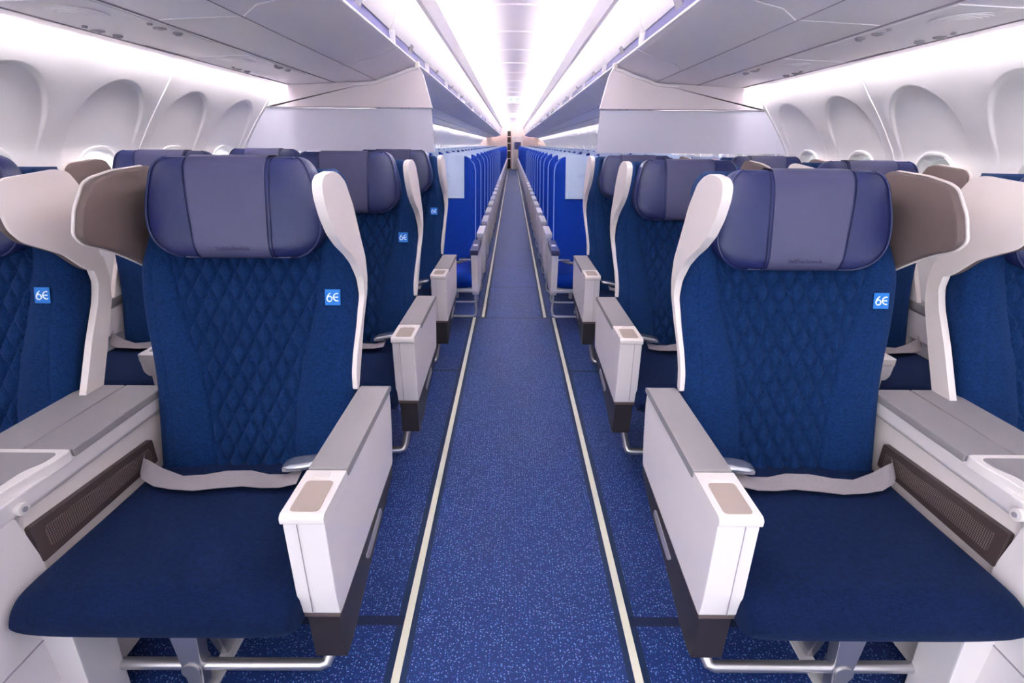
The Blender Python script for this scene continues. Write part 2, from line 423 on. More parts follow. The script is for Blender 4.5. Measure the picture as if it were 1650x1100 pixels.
for s in (-1, 1):
    b = B(s)
    k = n_lo
    ylo = WY0 + n_lo * WP - WP / 2; yhi = WY0 + n_hi * WP + WP / 2
    for k in range(n_lo, n_hi + 1):
        yc = WY0 + k * WP
        b.loft([[(x, yc + y, z) for x, y, z in l] for l in WM], cap=False)
    if yhi < Y1: b.loft([[(x, y, z) for x, z in WALL] for y in (yhi, Y1)], cap=False, closed=False)
    w = ob('wall_' + SIDE[s], b.mesh('wall_' + SIDE[s], M['wall'], angle=60)); tag(w, 'white curved %s sidewall with arched window scoops' % SIDE[s], kind='structure')
    # panel joint beads every second window
    b = B(s)
    for k in range(n_lo, n_hi + 1, 2):
        y = WY0 + k * WP + WP / 2
        b.tube([(x - 0.001, y, z) for x, z in WALL], 0.0035, 6)
    t = ob('trim_%d' % (4 + (s > 0)), b.mesh('bead', M['door_white'])); tag(t, 'thin joint beads of the %s sidewall' % SIDE[s], kind='structure')
# windows
def window_mesh():
    fr = B(); n = 40
    def ring(k, dx, off=0.0):
        L_ = []
        for i in range(n):
            a = 2 * PI * i / n
            y_, z_ = (HW + off) * k * sgn_pow(math.cos(a), 0.75), (HH + off) * k * sgn_pow(math.sin(a), 0.75)
            L_.append((wall_x(WZ + z_) + dx, y_, WZ + z_))
        return L_
    fr.loft([ring(1, 0.004, 0.022), ring(1, -0.006, 0.018), ring(1, -0.008, 0.008), ring(1, 0.004, 0.0), ring(0.93, 0.045, 0.0)], cap=False)
    gl = B(); l = ring(0.94, 0.042); gl.add([(p[0], p[1], p[2]) for p in l] + [(p[0] + 0.004, p[1], p[2]) for p in l], [tuple(range(n)), tuple(range(2 * n - 1, n - 1, -1))])
    return fr, gl
wn = 0
for s in (-1, 1):
    fr, gl = window_mesh(); fr.mir = gl.mir = s
    fm = fr.mesh('window_frame', M['door_white']); gm = gl.mesh('glass', M['glass'])
    for k in range(-3, n_hi + 1):
        wn += 1
        o = ob('window_%d' % wn, fm, loc=(0, WY0 + k * WP, 0)); tag(o, kind='structure')
        g = ob('glass', gm, o)

# rear wall with galley
b = B().box(-2.0, 2.0, Y1, Y1 + 0.05, 0, 2.4)
o = ob('wall_back', b.mesh('wall_back', M['galley'])); tag(o, 'beige wall at the far end of the cabin', kind='structure')
g = empty('galley_unit', (0, Y1 - 0.06, 0)); tag(g, 'tall narrow dark galley stack left of the far doorway', 'galley')
ob('frame', B().box(-0.34, -0.06, 0, 0.055, 0.0, 2.12).mesh('frame', M['galley'], 0.006), g)
for z0, z1 in ((0.03, 0.55), (0.60, 0.98), (1.03, 1.38), (1.43, 1.72), (1.77, 2.04)):
    ob('dark_compartment', B().box(-0.30, -0.11, -0.012, 0.0, z0, z1).mesh('dark_compartment', M['dark'], 0.004), g)
g = empty('door_1', (0, Y1 - 0.03, 0)); tag(g, 'pale rear doorway', kind='structure')
ob('door_leaf', B().box(0.02, 0.52, 0, 0.028, 0, 1.75).mesh('door_leaf', M['cream'], 0.006), g)
ob('door_frame', B().box(-0.02, 0.02, -0.02, 0.028, 0, 1.8).box(0.52, 0.56, -0.02, 0.028, 0, 1.8).box(-0.02, 0.56, -0.02, 0.028, 1.75, 1.8).mesh('door_frame', M['door_white'], 0.004), g)
o = ob('jump_seat', B().box(0.10, 0.46, -0.08, 0, 1.08, 1.47).mesh('jump_seat', M['navy_pad'], 0.02), loc=(0, Y1 - 0.031, 0)); tag(o, 'small dark blue folded crew seat on the far doorway', 'seat')

# ------------------------------------------------------------------ overhead bins
def bin_parts(s):
    L_ = 1.2; g_ = 0.004
    body = [(1.205, 1.708), (0.925, 1.721), (0.915, 1.722), (0.868, 1.754), (0.80, 1.768), (0.74, 1.786), (0.69, 1.806), (0.662, 1.818), (0.655, 1.826), (0.658, 1.834), (0.70, 1.842), (0.75, 1.85), (0.75, 1.93), (0.69, 2.15), (1.2, 2.15)]
    p = {}
    p['bin_body'] = B(s).prism(body, g_, L_ - g_, 'y').mesh('bin_body', M['bin'], 0)
    door = [(0.688, 1.905), (0.668, 1.935), (0.652, 2.0), (0.636, 2.08), (0.622, 2.155), (0.64, 2.165), (0.66, 2.08), (0.68, 2.0), (0.70, 1.94), (0.705, 1.91)]
    p['bin_door'] = B(s).prism(door, g_, L_ - g_, 'y').mesh('bin_door', M['door_white'], 0)
    p['grip_recess'] = B(s).prism([(0.668, 1.835), (0.70, 1.842), (0.718, 1.925), (0.703, 1.925), (0.694, 1.903), (0.690, 1.86)], g_, L_ - g_, 'y').mesh('grip_recess', M['purple_gap'])
    p['latch'] = B(s).prism([(0.672, 1.93), (0.686, 1.902), (0.694, 1.88), (0.70, 1.88), (0.70, 1.91), (0.675, 1.96)], 0.55, 0.65, 'y').mesh('latch', M['nozzle'], 0.003)
    p['end_clip'] = B(s).box(0.664, 0.70, 0.003, 0.016, 1.835, 1.905).mesh('end_clip', M['door_white'], 0.002)
    p['edge_light_line'] = B(s).tube([(0.6565, g_, 1.8235), (0.6565, L_ - g_, 1.8235)], 0.0042, 6).mesh('edge_light_line', M['door_white'])
    return p
for s in (-1, 1):
    P_ = bin_parts(s); y = 3.15 - 1.2 * 4 + 0.0; i = 0; proto = None
    while y < Y1 - 1.2:
        if y > -1.1:
            i += 1
            if proto is None:
                r = empty('overhead_bin', (0, y, 0))
                for n_ in ('bin_body', 'bin_door', 'grip_recess', 'latch', 'end_clip', 'edge_light_line'):
                    q = ob(n_, P_[n_], r)
                    if n_ == 'latch': q['label'] = 'grey bin latch'
                proto = r
            else: r = dup(proto, (0, y, 0))
            if y < 3.7: lab = 'white overhead bin above the %s business seats, %s counting from the camera' % (SIDE[s], ORD[i])
            else: lab = 'white overhead bin of the %s economy section, %s behind the cabin divider' % (SIDE[s], ORD[i - 4])
            tag(r, lab, 'overhead bin', 'overhead bins of the %s row' % SIDE[s])
        y += 1.2
# passenger service channel (continuous) and its units
for s in (-1, 1):
    b = B(s).prism([(1.21, 1.706), (1.50, 1.694), (1.520, 1.697), (1.524, 1.712), (1.49, 1.720), (1.21, 1.722)], Y0, Y1, 'y')
    o = ob('trim_%d' % (6 + (s > 0)), b.mesh('trim', M['bin'])); tag(o, 'flat grey service channel over the %s seats' % SIDE[s], kind='structure')
    b = B(s).box(1.2055, 1.2095, Y0, Y1, 1.7045, 1.712).box(1.521, 1.5245, Y0, Y1, 1.691, 1.70).box(0.922, 0.9255, Y0, Y1, 1.7195, 1.724)
    o = ob('trim_%d' % (8 + (s > 0)), b.mesh('trim', M['seam'])); tag(o, 'thin grey joint lines under the %s bins' % SIDE[s], kind='structure')
def psu(s, y, i):
    r = empty('service_unit', (0, y, 0))
    def zz(x): return 1.706 - 0.012 * (x - 1.21) / 0.29
    f = B(s).prism([(1.225, zz(1.225) - 0.003), (1.505, zz(1.505) - 0.003), (1.505, zz(1.505) + 0.003), (1.225, zz(1.225) + 0.003)], -0.36, 0.30, 'y').mesh('panel', M['bin'], 0.0015)
    ob('panel', f, r)
    for x in (1.245, 1.465):
        z = zz(x) - 0.004
        ob('air_nozzle', B(s).cyl((x, 0.10, z - 0.006), 0.016, 0.006).cyl((x, 0.10, z - 0.010), 0.009, 0.004).mesh('air_nozzle', M['nozzle'], 0.001), r)
        ob('reading_light', B(s).cyl((x + 0.012, 0.02, z - 0.004), 0.02, 0.004, r2=0.022).cyl((x + 0.012, 0.02, z - 0.0065), 0.011, 0.003).mesh('reading_light', M['nozzle'], 0.001), r)
        ob('call_button', B(s).cyl((x - 0.005, -0.06, z - 0.006), 0.008, 0.006).mesh('call_button', M['seam'], 0.001), r)
    sp = B(s)
    for k in range(5): sp.cyl((1.36, -0.22, zz(1.36) - 0.004 - 0.0012 * k), 0.085 - 0.014 * k, 0.0014, n=36)
    ob('speaker_dome', sp.mesh('speaker_dome', M['bin']), r)
    tag(r, 'pale ceiling service panel with air nozzles over the %s seats, %s row' % (SIDE[s], ORD[i]), 'service panel', 'service panels over the %s seats' % SIDE[s])
for s in (-1, 1):
    for i in range(9):
        y = 2.02 + 0.965 * (i - 1) if i < 4 else 4.3 + 0.86 * (i - 4)
        if i == 3: continue
        psu(s, y, i + 1 if i < 3 else i)

# ------------------------------------------------------------------ cabin dividers
for s in (-1, 1):
    r = empty('cabin_divider', (0, 3.75, 0))
    up = [(0.565, 1.557), (0.575, 1.60), (0.60, 1.70), (0.615, 1.76), (0.64, 1.806), (0.70, 1.795), (0.78, 1.765), (0.86, 1.74), (0.925, 1.716), (1.2, 1.704), (1.505, 1.69), (1.53, 1.688), (1.59, 1.655), (1.64, 1.61), (1.672, 1.552), (1.673, 1.557)]
    ob('upper_panel', B(s).prism(up, -0.02, 0.02, 'y').mesh('upper_panel', M['divider'], 0.004), r)
    low = [(0.572, 1.550), (0.566, 1.45), (0.562, 1.28)] + [(wall_x(z) - 0.006 + 0.0, z) for z in (1.28, 1.35, 1.42, 1.5, 1.55)]
    ob('lower_panel', B(s).prism(low, -0.006, 0.012, 'y').mesh('lower_panel', M['divider_low'], 0.002), r)
    gasket = B(s).tube([(x_, -0.022, z_ - 0.012) for x_, z_ in ((0.645, 1.806), (0.70, 1.795), (0.78, 1.765), (0.86, 1.742), (0.925, 1.72), (1.0, 1.712), (1.08, 1.708))], 0.011, 8)
    ob('bin_gasket', gasket.mesh('bin_gasket', M['bin']), r)
    ob('clip', B(s).box(0.634, 0.662, -0.035, 0.0, 1.79, 1.83).mesh('clip', M['cap_white'], 0.004), r)
    ob('edge_bead', B(s).tube([(0.566, -0.02, 1.556), (1.0, -0.021, 1.556), (1.4, -0.021, 1.556), (1.672, -0.02, 1.556)], 0.003, 6).mesh('edge_bead', M['seam']), r)
    tag(r, 'white and pale grey divider hanging behind the last %s business row' % SIDE[s], 'cabin divider')

# ------------------------------------------------------------------ floor strips and tracks
for s in (-1, 1):
    o = ob('floor_path_strip', B(s).box(0.3135, 0.3355, Y0, 3.945, 0, 0.004).mesh('floor_path_strip', M['strip'], 0.001)); tag(o, 'pale floor path strip along the %s edge of the front aisle' % SIDE[s], 'floor strip')
    o = ob('floor_path_strip', B(s).box(0.2445, 0.2665, 3.955, 30.2, 0, 0.004).mesh('floor_path_strip', M['strip'], 0.001)); tag(o, 'pale floor path strip along the %s edge of the narrow rear aisle' % SIDE[s], 'floor strip')
    o = ob('seat_track', B(s).box(0.785, 0.825, Y0 + 0.3, 3.6, 0, 0.008).mesh('seat_track', M['white_metal'], 0.002)); tag(o, 'white metal seat track on the carpet under the %s business seats' % SIDE[s], 'seat track')

# ceiling signs and detectors
for y, wd, lab in ((12.9, 0.30, 'nearer small lit pictogram sign under the ceiling'), (19.7, 0.30, 'farther small lit pictogram sign under the ceiling')):
    r = empty('exit_sign', (0.015, y, 2.235)); tag(r, lab, 'sign')
    ob('lit_box', B().box(-wd / 2, wd / 2, 0, 0.04, 0, 0.13).mesh('lit_box', M['sign'], 0.006), r)
    b = B()
    for cx in (-0.075, 0.075):
        for q in ((-0.045, 0.045, 0.095, 0.105), (-0.045, 0.045, 0.02, 0.03), (-0.045, -0.033, 0.02, 0.105), (0.033, 0.045, 0.02, 0.105), (-0.012, 0.012, 0.04, 0.085)):
            b.box(cx + q[0], cx + q[1], -0.004, 0, q[2], q[3])
    ob('pictogram', b.mesh('pictogram', M['sign_mark']), r)
for y, lab in ((7.9, 'small dark detector on the ceiling nearest the camera'), (10.5, 'small pale detector on the ceiling further back')):
    o = ob('ceiling_detector', B().cyl((0, 0, 0), 0.03, 0.02, n=24, r2=0.04).mesh('ceiling_detector', M['nozzle'], 0.003), loc=(0.005, y, 2.48)); tag(o, lab, 'detector')

# ------------------------------------------------------------------ business seat
def yf(z): return 1.225 + (z - 0.46) * 0.27
def backrest_mesh():
    zt = 1.262; nz = 170; nfx = 150
    b = B(); loops = []
    pan = [(0.40, 0.10), (0.46, 0.112), (0.62, 0.122), (0.74, 0.142), (0.85, 0.172), (0.92, 0.190), (1.02, 0.207), (1.3, 0.215)]
    def pw(z):
        for (a, pa), (c, pc) in zip(pan, pan[1:]):
            if a <= z <= c: t = sm(a, c, z) * 0.4 + 0.6 * (z - a) / (c - a); return pa + (pc - pa) * t
        return pan[-1][1]
    for j in range(nz + 1):
        t = j / nz; z = 0.415 + (zt - 0.415) * t
        hw = 0.283 + 0.023 * sm(0.66, 0.95, z) - 0.036 * sm(0.98, 1.14, z)
        top = max(0.0, (z - (zt - 0.07)) / 0.07); e = math.sqrt(max(0, 1 - top ** 2.2)) if top > 0 else 1
        dep = 0.11 * (0.25 + 0.75 * e); hwz = hw - 0.045 * (1 - e)
        y0 = yf(z) + 0.05 * (1 - e)
        R_ = 0.042; lp = []
        # front from -hw to hw
        for i in range(nfx + 1):
            u = -1 + 2 * i / nfx; x = u * hwz; ax = abs(x); y = y0
            if ax > hwz - R_:
                q = (ax - (hwz - R_)) / R_; q = min(1, q); y += R_ * (1 - math.sqrt(max(0, 1 - q * q * 0.98)))
            P_ = pw(z)
            # bolsters stand a little proud of the quilted panel
            y -= 0.012 * sm(P_ - 0.01, P_ + 0.05, ax) * (1 - sm(hwz - 0.10, hwz, ax) * 0.7) * (1 - sm(1.0, 1.1, z))
            if ax < P_ - 0.004 and z < 1.06:
                px, pz = 0.0485, 0.088
                a1 = x / px + z / pz + 0.31; b1 = x / px - z / pz
                g1 = abs(a1 - round(a1)); g2 = abs(b1 - round(b1))
                y += 0.0105 * max(math.exp(-(g1 / 0.12) ** 2), math.exp(-(g2 / 0.12) ** 2)) + 0.003 * (1 - min(1, 2.6 * g1)) + 0.003 * (1 - min(1, 2.6 * g2)) - 0.006
            y += 0.009 * math.exp(-((ax - P_) / 0.0050) ** 2)
            y += 0.0018 * math.exp(-((ax - P_ - 0.012) / 0.003) ** 2)
            y += 0.003 * math.exp(-((ax - (hwz - 0.05)) / 0.003) ** 2)
            lp.append((x, y, z))
        for i in range(12):
            u = 1 - 2 * i / 11; lp.append((u * (hwz - 0.004 - 0.03 * (0 < i < 11)), y0 + (dep if 0 < i < 11 else max(R_ + 0.004, dep * 0.75)), z))
        loops.append(lp)
    b.loft(loops)
    return b.mesh('backrest', M['fabric'], angle=60)
FRAME = [(1.425, 1.02), (1.478, 1.02), (1.480, 0.95), (1.462, 0.885), (1.40, 0.764), (1.336, 0.645), (1.268, 0.645), (1.293, 0.69), (1.350, 0.795), (1.408, 0.89), (1.432, 0.945)]
WING = [(1.297, 1.236), (1.328, 1.249), (1.40, 1.262), (1.53, 1.270), (1.56, 1.24), (1.562, 1.1), (1.55, 0.97), (1.45, 0.985), (1.41, 1.010), (1.349, 1.046), (1.294, 1.073), (1.246, 1.090), (1.224, 1.118), (1.250, 1.178)]
WING_W = [(1.222, 1.225), (1.250, 1.248), (1.40, 1.262), (1.44, 1.255), (1.468, 1.215), (1.472, 1.1), (1.466, 0.985), (1.425, 0.982), (1.40, 0.997), (1.349, 1.046), (1.294, 1.073), (1.248, 1.095), (1.222, 1.130), (1.215, 1.18)]
AISLE_WING = [(1.120, 1.222), (1.122, 1.252), (1.145, 1.266), (1.205, 1.272), (1.245, 1.263), (1.282, 1.244), (1.325, 1.185), (1.360, 1.10), (1.388, 1.04), (1.400, 0.98), (1.400, 0.93), (1.378, 0.85), (1.355, 0.78), (1.340, 0.72), (1.328, 0.668), (1.303, 0.668), (1.312, 0.72), (1.328, 0.78), (1.350, 0.85), (1.372, 0.93), (1.356, 0.985), (1.315, 1.035), (1.27, 1.068), (1.215, 1.10), (1.170, 1.135), (1.138, 1.178)]
def round_poly(p, r=0.012, n=3):
    out = []; m = len(p)
    for i in range(m):
        a, c, d = Vector(p[i - 1]), Vector(p[i]), Vector(p[(i + 1) % m])
        v1 = (a - c); v2 = (d - c); k = min(r, v1.length * 0.4, v2.length * 0.4)
        q1 = c + v1.normalized() * k; q2 = c + v2.normalized() * k
        for t in [j / n for j in range(n + 1)]:
            out.append(tuple((1 - t) ** 2 * q1 + 2 * t * (1 - t) * c + t * t * q2))
    return out
HZ0, HZ1, HN = 1.035, 1.292, 3.4
def hr_w(t): return 0.211 + 0.03 * math.exp(-((t - 0.42) / 0.42) ** 2) - 0.008 * t
def hr_e(t): return max(0.0, 1 - abs(2 * t - 1) ** 5.0) ** (1 / 3.2)
def hr_yc(z): return 1.375 + (z - 1.04) * 0.16
def hr_ew(t):
    # round the lower corners more than the upper ones
    a = max(0.0, 1 - (max(0, (0.34 - t) / 0.34)) ** 2.6) ** (1 / 2.0); b_ = max(0.0, 1 - (max(0, (t - 0.78) / 0.22)) ** 2.8) ** (1 / 2.2)
    return 0.62 * 1 + 0.38 * a if t < 0.5 else 0.80 + 0.20 * b_
def hr_surf(x, t, front=True, off=0.0):
    z = HZ0 + (HZ1 - HZ0) * t; w = hr_w(t) * hr_ew(t); D = 0.052 * hr_e(t)
    k = max(0, 1 - min(1, abs(x) / w) ** HN) ** (1 / HN)
    y = hr_yc(z) + (-1 if front else 1) * (D * k + off)
    # shallow crown in the middle third
    if front: y -= 0.004 * (1 - min(1, abs(x) / w) ** 2) * hr_e(t)
    return y, z
TL = [0.5 - 0.5 * math.cos(PI * i / 44) for i in range(45)]
def headrest_mesh():
    b = B(); loops = []; n = 72
    for t in TL:
        z = HZ0 + (HZ1 - HZ0) * t; w = hr_w(t) * hr_ew(t); D = 0.052 * max(0.02, hr_e(t)); lp = []
        for i in range(n):
            a = 2 * PI * i / n; x = w * sgn_pow(math.cos(a), 2 / HN); y = D * sgn_pow(math.sin(a), 2 / HN)
            if y < 0:
                y -= 0.004 * (1 - min(1, abs(x) / w) ** 2) * hr_e(t)
                sx = 0.118 - 0.012 * (1 - t)
                y += 0.0035 * math.exp(-((abs(x) - sx) / 0.0035) ** 2)
            lp.append((x, hr_yc(z) + y, z))
        loops.append(lp)
    b.loft(loops); return b.mesh('headrest', M['navy_leather'], angle=75)
def headrest_piping():
    b = B(); L_ = []; Rr = []
    for t in TL[2:-2]:
        z = HZ0 + (HZ1 - HZ0) * t; w = hr_w(t) * hr_ew(t); D = 0.052 * hr_e(t)
        L_.append((-w * 0.965, hr_yc(z) - D * 0.62, z)); Rr.append((w * 0.965, hr_yc(z) - D * 0.62, z))
    t = TL[2]; z = HZ0 + 0.004; w = hr_w(t) * hr_ew(t) * 0.9
    bot = [(x_, hr_yc(z) - 0.026, z) for x_ in [w * (1 - 2 * i / 10) for i in range(11)]]
    zt_ = HZ1 - 0.004; w2 = hr_w(1) * hr_ew(0.98) * 0.9
    top = [(x_, hr_yc(zt_) - 0.022, zt_) for x_ in [-w2 * (1 - 2 * i / 10) for i in range(11)]]
    b.tube(L_ + top + Rr[::-1] + bot, 0.0032, 6, closed=True)
    return b.mesh('piping', M['navy_leather'])
def cover_mesh():
    a_top, a_bot = 0.103, 0.094; rows = []
    path = [(t, True) for t in TL if t >= 0.008] + [(t, False) for t in TL[::-1] if t > 0.35 and t < 0.999]
    for t, fr in path:
        a = a_bot + (a_top - a_bot) * t
        row = []
        for i in range(25):
            x = -a + 2 * a * i / 24
            y, z = hr_surf(x, t, fr, 0.004)
            if t > 0.97: z += 0.004
            row.append((x, y, z))
        rows.append(row)
    inner = [[(x, y + (0.0035 if k < len(rows) * 0.6 else -0.0035), z - 0.0002) for x, y, z in r_] for k, r_ in enumerate(rows)]
    b = B()
    loops = []
    for k in range(len(rows)):
        loops.append(rows[k] + inner[k][::-1])
    b.loft(loops); return b.mesh('headrest_cover', M['slate_leather'], angle=50)
def headrest_stitch(sx):
    b = B(); p = []
    for t in TL[3:-1]:
        x = sx * (0.112 - 0.010 * (1 - t)); y, z = hr_surf(x, t, True, 0.0002); p.append((x, y, z))
    return b.tube(p, 0.0016, 5).mesh('seam_stitch', M['dark_navy'])
def wordmark():
    me = text_mesh('IndiGoStretch', 0.0155, M['emboss'], 'pressed_wordmark')
    for v in me.vertices:
        x, y, z = v.co; t = (1.066 + y - HZ0) / (HZ1 - HZ0)
        yy, _ = hr_surf(x, t, True, 0.0045); v.co = (x, yy - z - 0.0002, 1.066 + y)
    return me
def back_pt(x, z): return yf(z) - 0.012
def tag_meshes():
    cx, cz = 0.242, 0.935; h = 0.021
    sq = B().box(cx - h, cx + h, -0.0015, 0.0, cz - h, cz + h)
    gl = B()
    # the figure 6
    c6 = (cx - 0.0085, cz - 0.004); r = 0.0068
    gl.tube([(c6[0] + r * math.cos(2 * PI * i / 20), -0.0022, c6[1] + r * math.sin(2 * PI * i / 20)) for i in range(20)], 0.0016, 6, closed=True)
    gl.tube([(c6[0] - r * 0.96, -0.0022, c6[1] + 0.002), (c6[0] - r * 0.75, -0.0022, c6[1] + 0.007), (c6[0] - 0.001, -0.0022, c6[1] + 0.0125), (c6[0] + 0.003, -0.0022, c6[1] + 0.0155)], 0.0016, 6)
    # rounded E
    ce = (cx + 0.0125, cz + 0.0005); r = 0.0098
    gl.tube([(ce[0] + r * math.cos(math.radians(d)), -0.0022, ce[1] + r * math.sin(math.radians(d))) for d in range(70, 291, 10)], 0.0016, 6)
    gl.tube([(ce[0] - r, -0.0022, ce[1]), (ce[0] + 0.003, -0.0022, ce[1])], 0.0016, 6)
    out = []
    for b in (sq, gl):
        b.v = [(x, y + yf(z) - 0.0125, z) for x, y, z in b.v]; out.append(b)
    return out[0].mesh('brand_tag', M['tag_blue']), out[1].mesh('tag_lettering', M['tag_white'])
def cushion_mesh():
    b = B(); loops = []; n = 60; y0, y1 = 0.742, 1.285
    for i in range(41):
        t = i / 40; y = y0 + (y1 - y0) * (t ** 1.6)
        d = (y - y0); e = min(1, d / 0.055); ez = math.sqrt(max(0.0, 1 - (1 - e) ** 2.2)); ex = 1 - 0.05 * (max(0, 1 - d / 0.10)) ** 2.5
        e2 = min(1, (y1 - y) / 0.03); ez *= 0.6 + 0.4 * math.sqrt(e2)
        ht = 0.060 * max(0.10, ez); zc = 0.408 - 0.006 * sm(0, 0.4, d)
        lp = []
        for k in range(n):
            a = 2 * PI * k / n; x = 0.296 * ex * sgn_pow(math.cos(a), 2 / 5.5); z = ht * sgn_pow(math.sin(a), 2 / 5.5)
            if z > 0: z += 0.006 * (1 - (x / 0.3) ** 2) * e - 0.006 * math.exp(-((abs(x) - 0.2) / 0.006) ** 2) * 0.0
            lp.append((x, y, zc + z))
        loops.append(lp)
    b.loft(loops); return b.mesh('seat_cushion', M['cushion'], angle=70)

C_ = 0.757          # aisle seat centre line; window seat at 1.552
BM = dict(backrest=backrest_mesh(), headrest=headrest_mesh(), piping=headrest_piping(), cover=cover_mesh(), cushion=cushion_mesh(), word=wordmark(), stitch=headrest_stitch(-1), stitch2=headrest_stitch(1))
BM['tag'], BM['tagl'] = tag_meshes()
def business_seat(kind, s):
    """local x measured from the seat centre; s=-1 left bank (aisle on +x), s=1 right bank (mirrored)"""
    m = -s   # mirror factor: geometry below is written with the aisle at +x
    r = empty('business_seat', (0, 0, 0))
    hoff = 0.004 if s < 0 else -0.020
    ob('backrest', BM['backrest'], r)
    tg = ob('brand_tag', BM['tag'], r); tg['label'] = 'small blue 6E tag'; ob('tag_lettering', BM['tagl'], tg)
    h = ob('headrest', BM['headrest'], r, (0, 0, hoff)); h['label'] = 'navy leather headrest'
    cv = ob('headrest_cover', BM['cover'], h); cv['label'] = 'slate grey leather cover'
    ob('piping', BM['piping'], h); ob('seam_stitch', BM['stitch'], h); ob('seam_stitch', BM['stitch2'], h); ob('pressed_wordmark', BM['word'], h)
    ob('seat_cushion', BM['cushion'], r)
    for sx in (-1, 1):
        # toward the console (and the window) a broad winglet lined in taupe; toward the aisle a slim cream one
        if kind == 'aisle' and sx == m:
            wb = B().prism(round_poly(AISLE_WING, 0.012, 3), sx * 0.307, sx * 0.330, 'x')
            wb.v = [(x - sx * (0.030 * (1 - sm(0.70, 0.98, z)) + (0.007 * (1 - sm(0.90, 1.06, z)) if abs(x) > 0.32 else 0)), y, z) for x, y, z in wb.v]
            w = ob('side_wing', wb.mesh('side_wing', M['cream'], 0.005, 2, 30), r)
            w['label'] = 'slim cream wing on the aisle side'
        else:
            W_ = WING if kind == 'aisle' else WING_W
            o_ = 0.010 if (kind == 'window' and sx == -m) else 0.0
            wb = B().prism(round_poly(W_, 0.014, 5), sx * (0.322 - o_), sx * (0.330 - o_), 'x')
            if kind == 'window': wb.prism(round_poly(FRAME), sx * (0.309 - o_), sx * (0.3299 - o_), 'x')
            w = ob('side_wing', wb.mesh('side_wing', M['cream'], 0.004, 2, 30), r)
            w['label'] = 'broad cream privacy wing'
            cen = (1.35, 1.12)
            l = ob('wing_lining', B().prism(round_poly([(cen[0] + (y - cen[0]) * 0.992, cen[1] + (z - cen[1]) * 0.985) for y, z in W_], 0.014, 5), sx * (0.299 - o_), sx * (0.3225 - o_), 'x').mesh('wing_lining', M['taupe'], 0.013, 2, 50), w)
            l['label'] = 'taupe inner lining of the wing'
    bs = [(1.560, 1.19), (1.555, 1.12), (1.525, 0.94), (1.475, 0.76), (1.43, 0.6), (1.39, 0.40), (1.375, 0.40), (1.415, 0.6), (1.46, 0.76), (1.51, 0.94), (1.545, 1.12), (1.548, 1.19)]
    ob('back_shell', B().prism(bs, -0.235, 0.235, 'x').mesh('back_shell', M['cream'], 0.002), r)
    ob('seat_pan', B().box(-0.27, 0.27, 0.84, 1.38, 0.325, 0.367).mesh('seat_pan', M['black_trim'], 0.006), r)
    # belt
    bx = [(-0.272, 1.165, 0.497), (-0.262, 1.15, 0.489), (-0.245, 1.145, 0.484), (-0.21, 1.13, 0.482), (-0.15, 1.112, 0.484), (-0.09, 1.108, 0.485), (-0.03, 1.118, 0.487), (0.03, 1.125, 0.487), (0.08, 1.118, 0.486), (0.13, 1.118, 0.487), (0.17, 1.13, 0.492)]
    if kind == 'aisle' or True:
        loops = []
        for i, (x, y, z) in enumerate(bx):
            tw = 0.9 - 0.75 * sm(-0.27, -0.16, x) + 0.15 * math.sin(i * 1.3)
            dy, dz = 0.027 * math.cos(tw), 0.027 * math.sin(tw)
            c = Vector((x, y, z + 0.004 + dz * 0.5)); d = Vector((0, dy, dz)); nrm = Vector((0, -math.sin(tw), math.cos(tw))) * 0.0012
            loops.append([c - d + nrm, c + d + nrm, c + d - nrm, c - d - nrm])
        bt = ob('seat_belt', B(m).loft(loops).mesh('seat_belt', M['belt'], angle=50), r)
        bk = B(m); pl = []
        for i, (x, sc) in enumerate(((0.120, 0.35), (0.126, 0.8), (0.145, 1.0), (0.175, 1.05), (0.205, 1.0), (0.218, 0.55))):
            pl.append([(x, 1.148 + 0.026 * sc * sgn_pow(math.cos(a), 0.6), 0.512 + 0.005 * i + 0.012 * sc * sgn_pow(math.sin(a), 0.7)) for a in [2 * PI * k / 20 for k in range(20)]])
        bk.loft(pl); ob('buckle', bk.mesh('buckle', M['chrome'], angle=60), bt)
        ob('strap_anchor', B(m).box(0.225, 0.27, 1.135, 1.165, 0.47, 0.51).mesh('strap_anchor', M['black_trim'], 0.003), bt)
    if kind == 'aisle':
        ax0, ax1 = C_ - 0.468, C_ - 0.385      # 0.284 .. 0.367
        arm = ob('armrest', B(m).prism(round_poly([(0.797, 0.386), (0.790, 0.45), (0.790, 0.640), (1.350, 0.643), (1.352, 0.60), (1.335, 0.5), (1.312, 0.416)], 0.01), ax0, ax1, 'x').mesh('armrest', M['arm_white'], 0.009, 3, 40), r)
        ob('front_seam', B(m).box(ax0 + 0.0275, ax0 + 0.0285, 0.788, 0.7915, 0.40, 0.635).mesh('front_seam', M['seam']), arm)
        cp = ob('arm_cap', B(m).prism(round_poly([(0.783, 0.640), (0.783, 0.654), (0.790, 0.660), (0.934, 0.660), (0.934, 0.630), (0.80, 0.630)], 0.004), ax0 - 0.002, ax1 + 0.002, 'x').mesh('arm_cap', M['cap_white'], 0.004, 3, 40), arm)
        ob('arm_inset', B(m).prism(round_poly([(ax0 + 0.013, 0.797), (ax1 - 0.012, 0.797), (ax1 - 0.012, 0.893), (ax0 + 0.013, 0.893)], 0.01, 4), 0.658, 0.6615, 'z').mesh('arm_inset', M['beige_inset'], 0.0008), arm)
        ob('arm_button', B(m).box(ax0 + 0.02, ax1 - 0.028, 0.903, 0.921, 0.659, 0.6625).mesh('arm_button', M['cap_white'], 0.001), arm)
        pd = ob('arm_pad', B(m).prism(round_poly([(0.937, 0.640), (0.937, 0.661), (1.335, 0.661), (1.362, 0.654), (1.362, 0.640)], 0.006), ax0 - 0.001, ax1 + 0.003, 'x').mesh('arm_pad', M['pad_grey'], 0.006, 3, 40), arm); pd['label'] = 'grey arm pad'
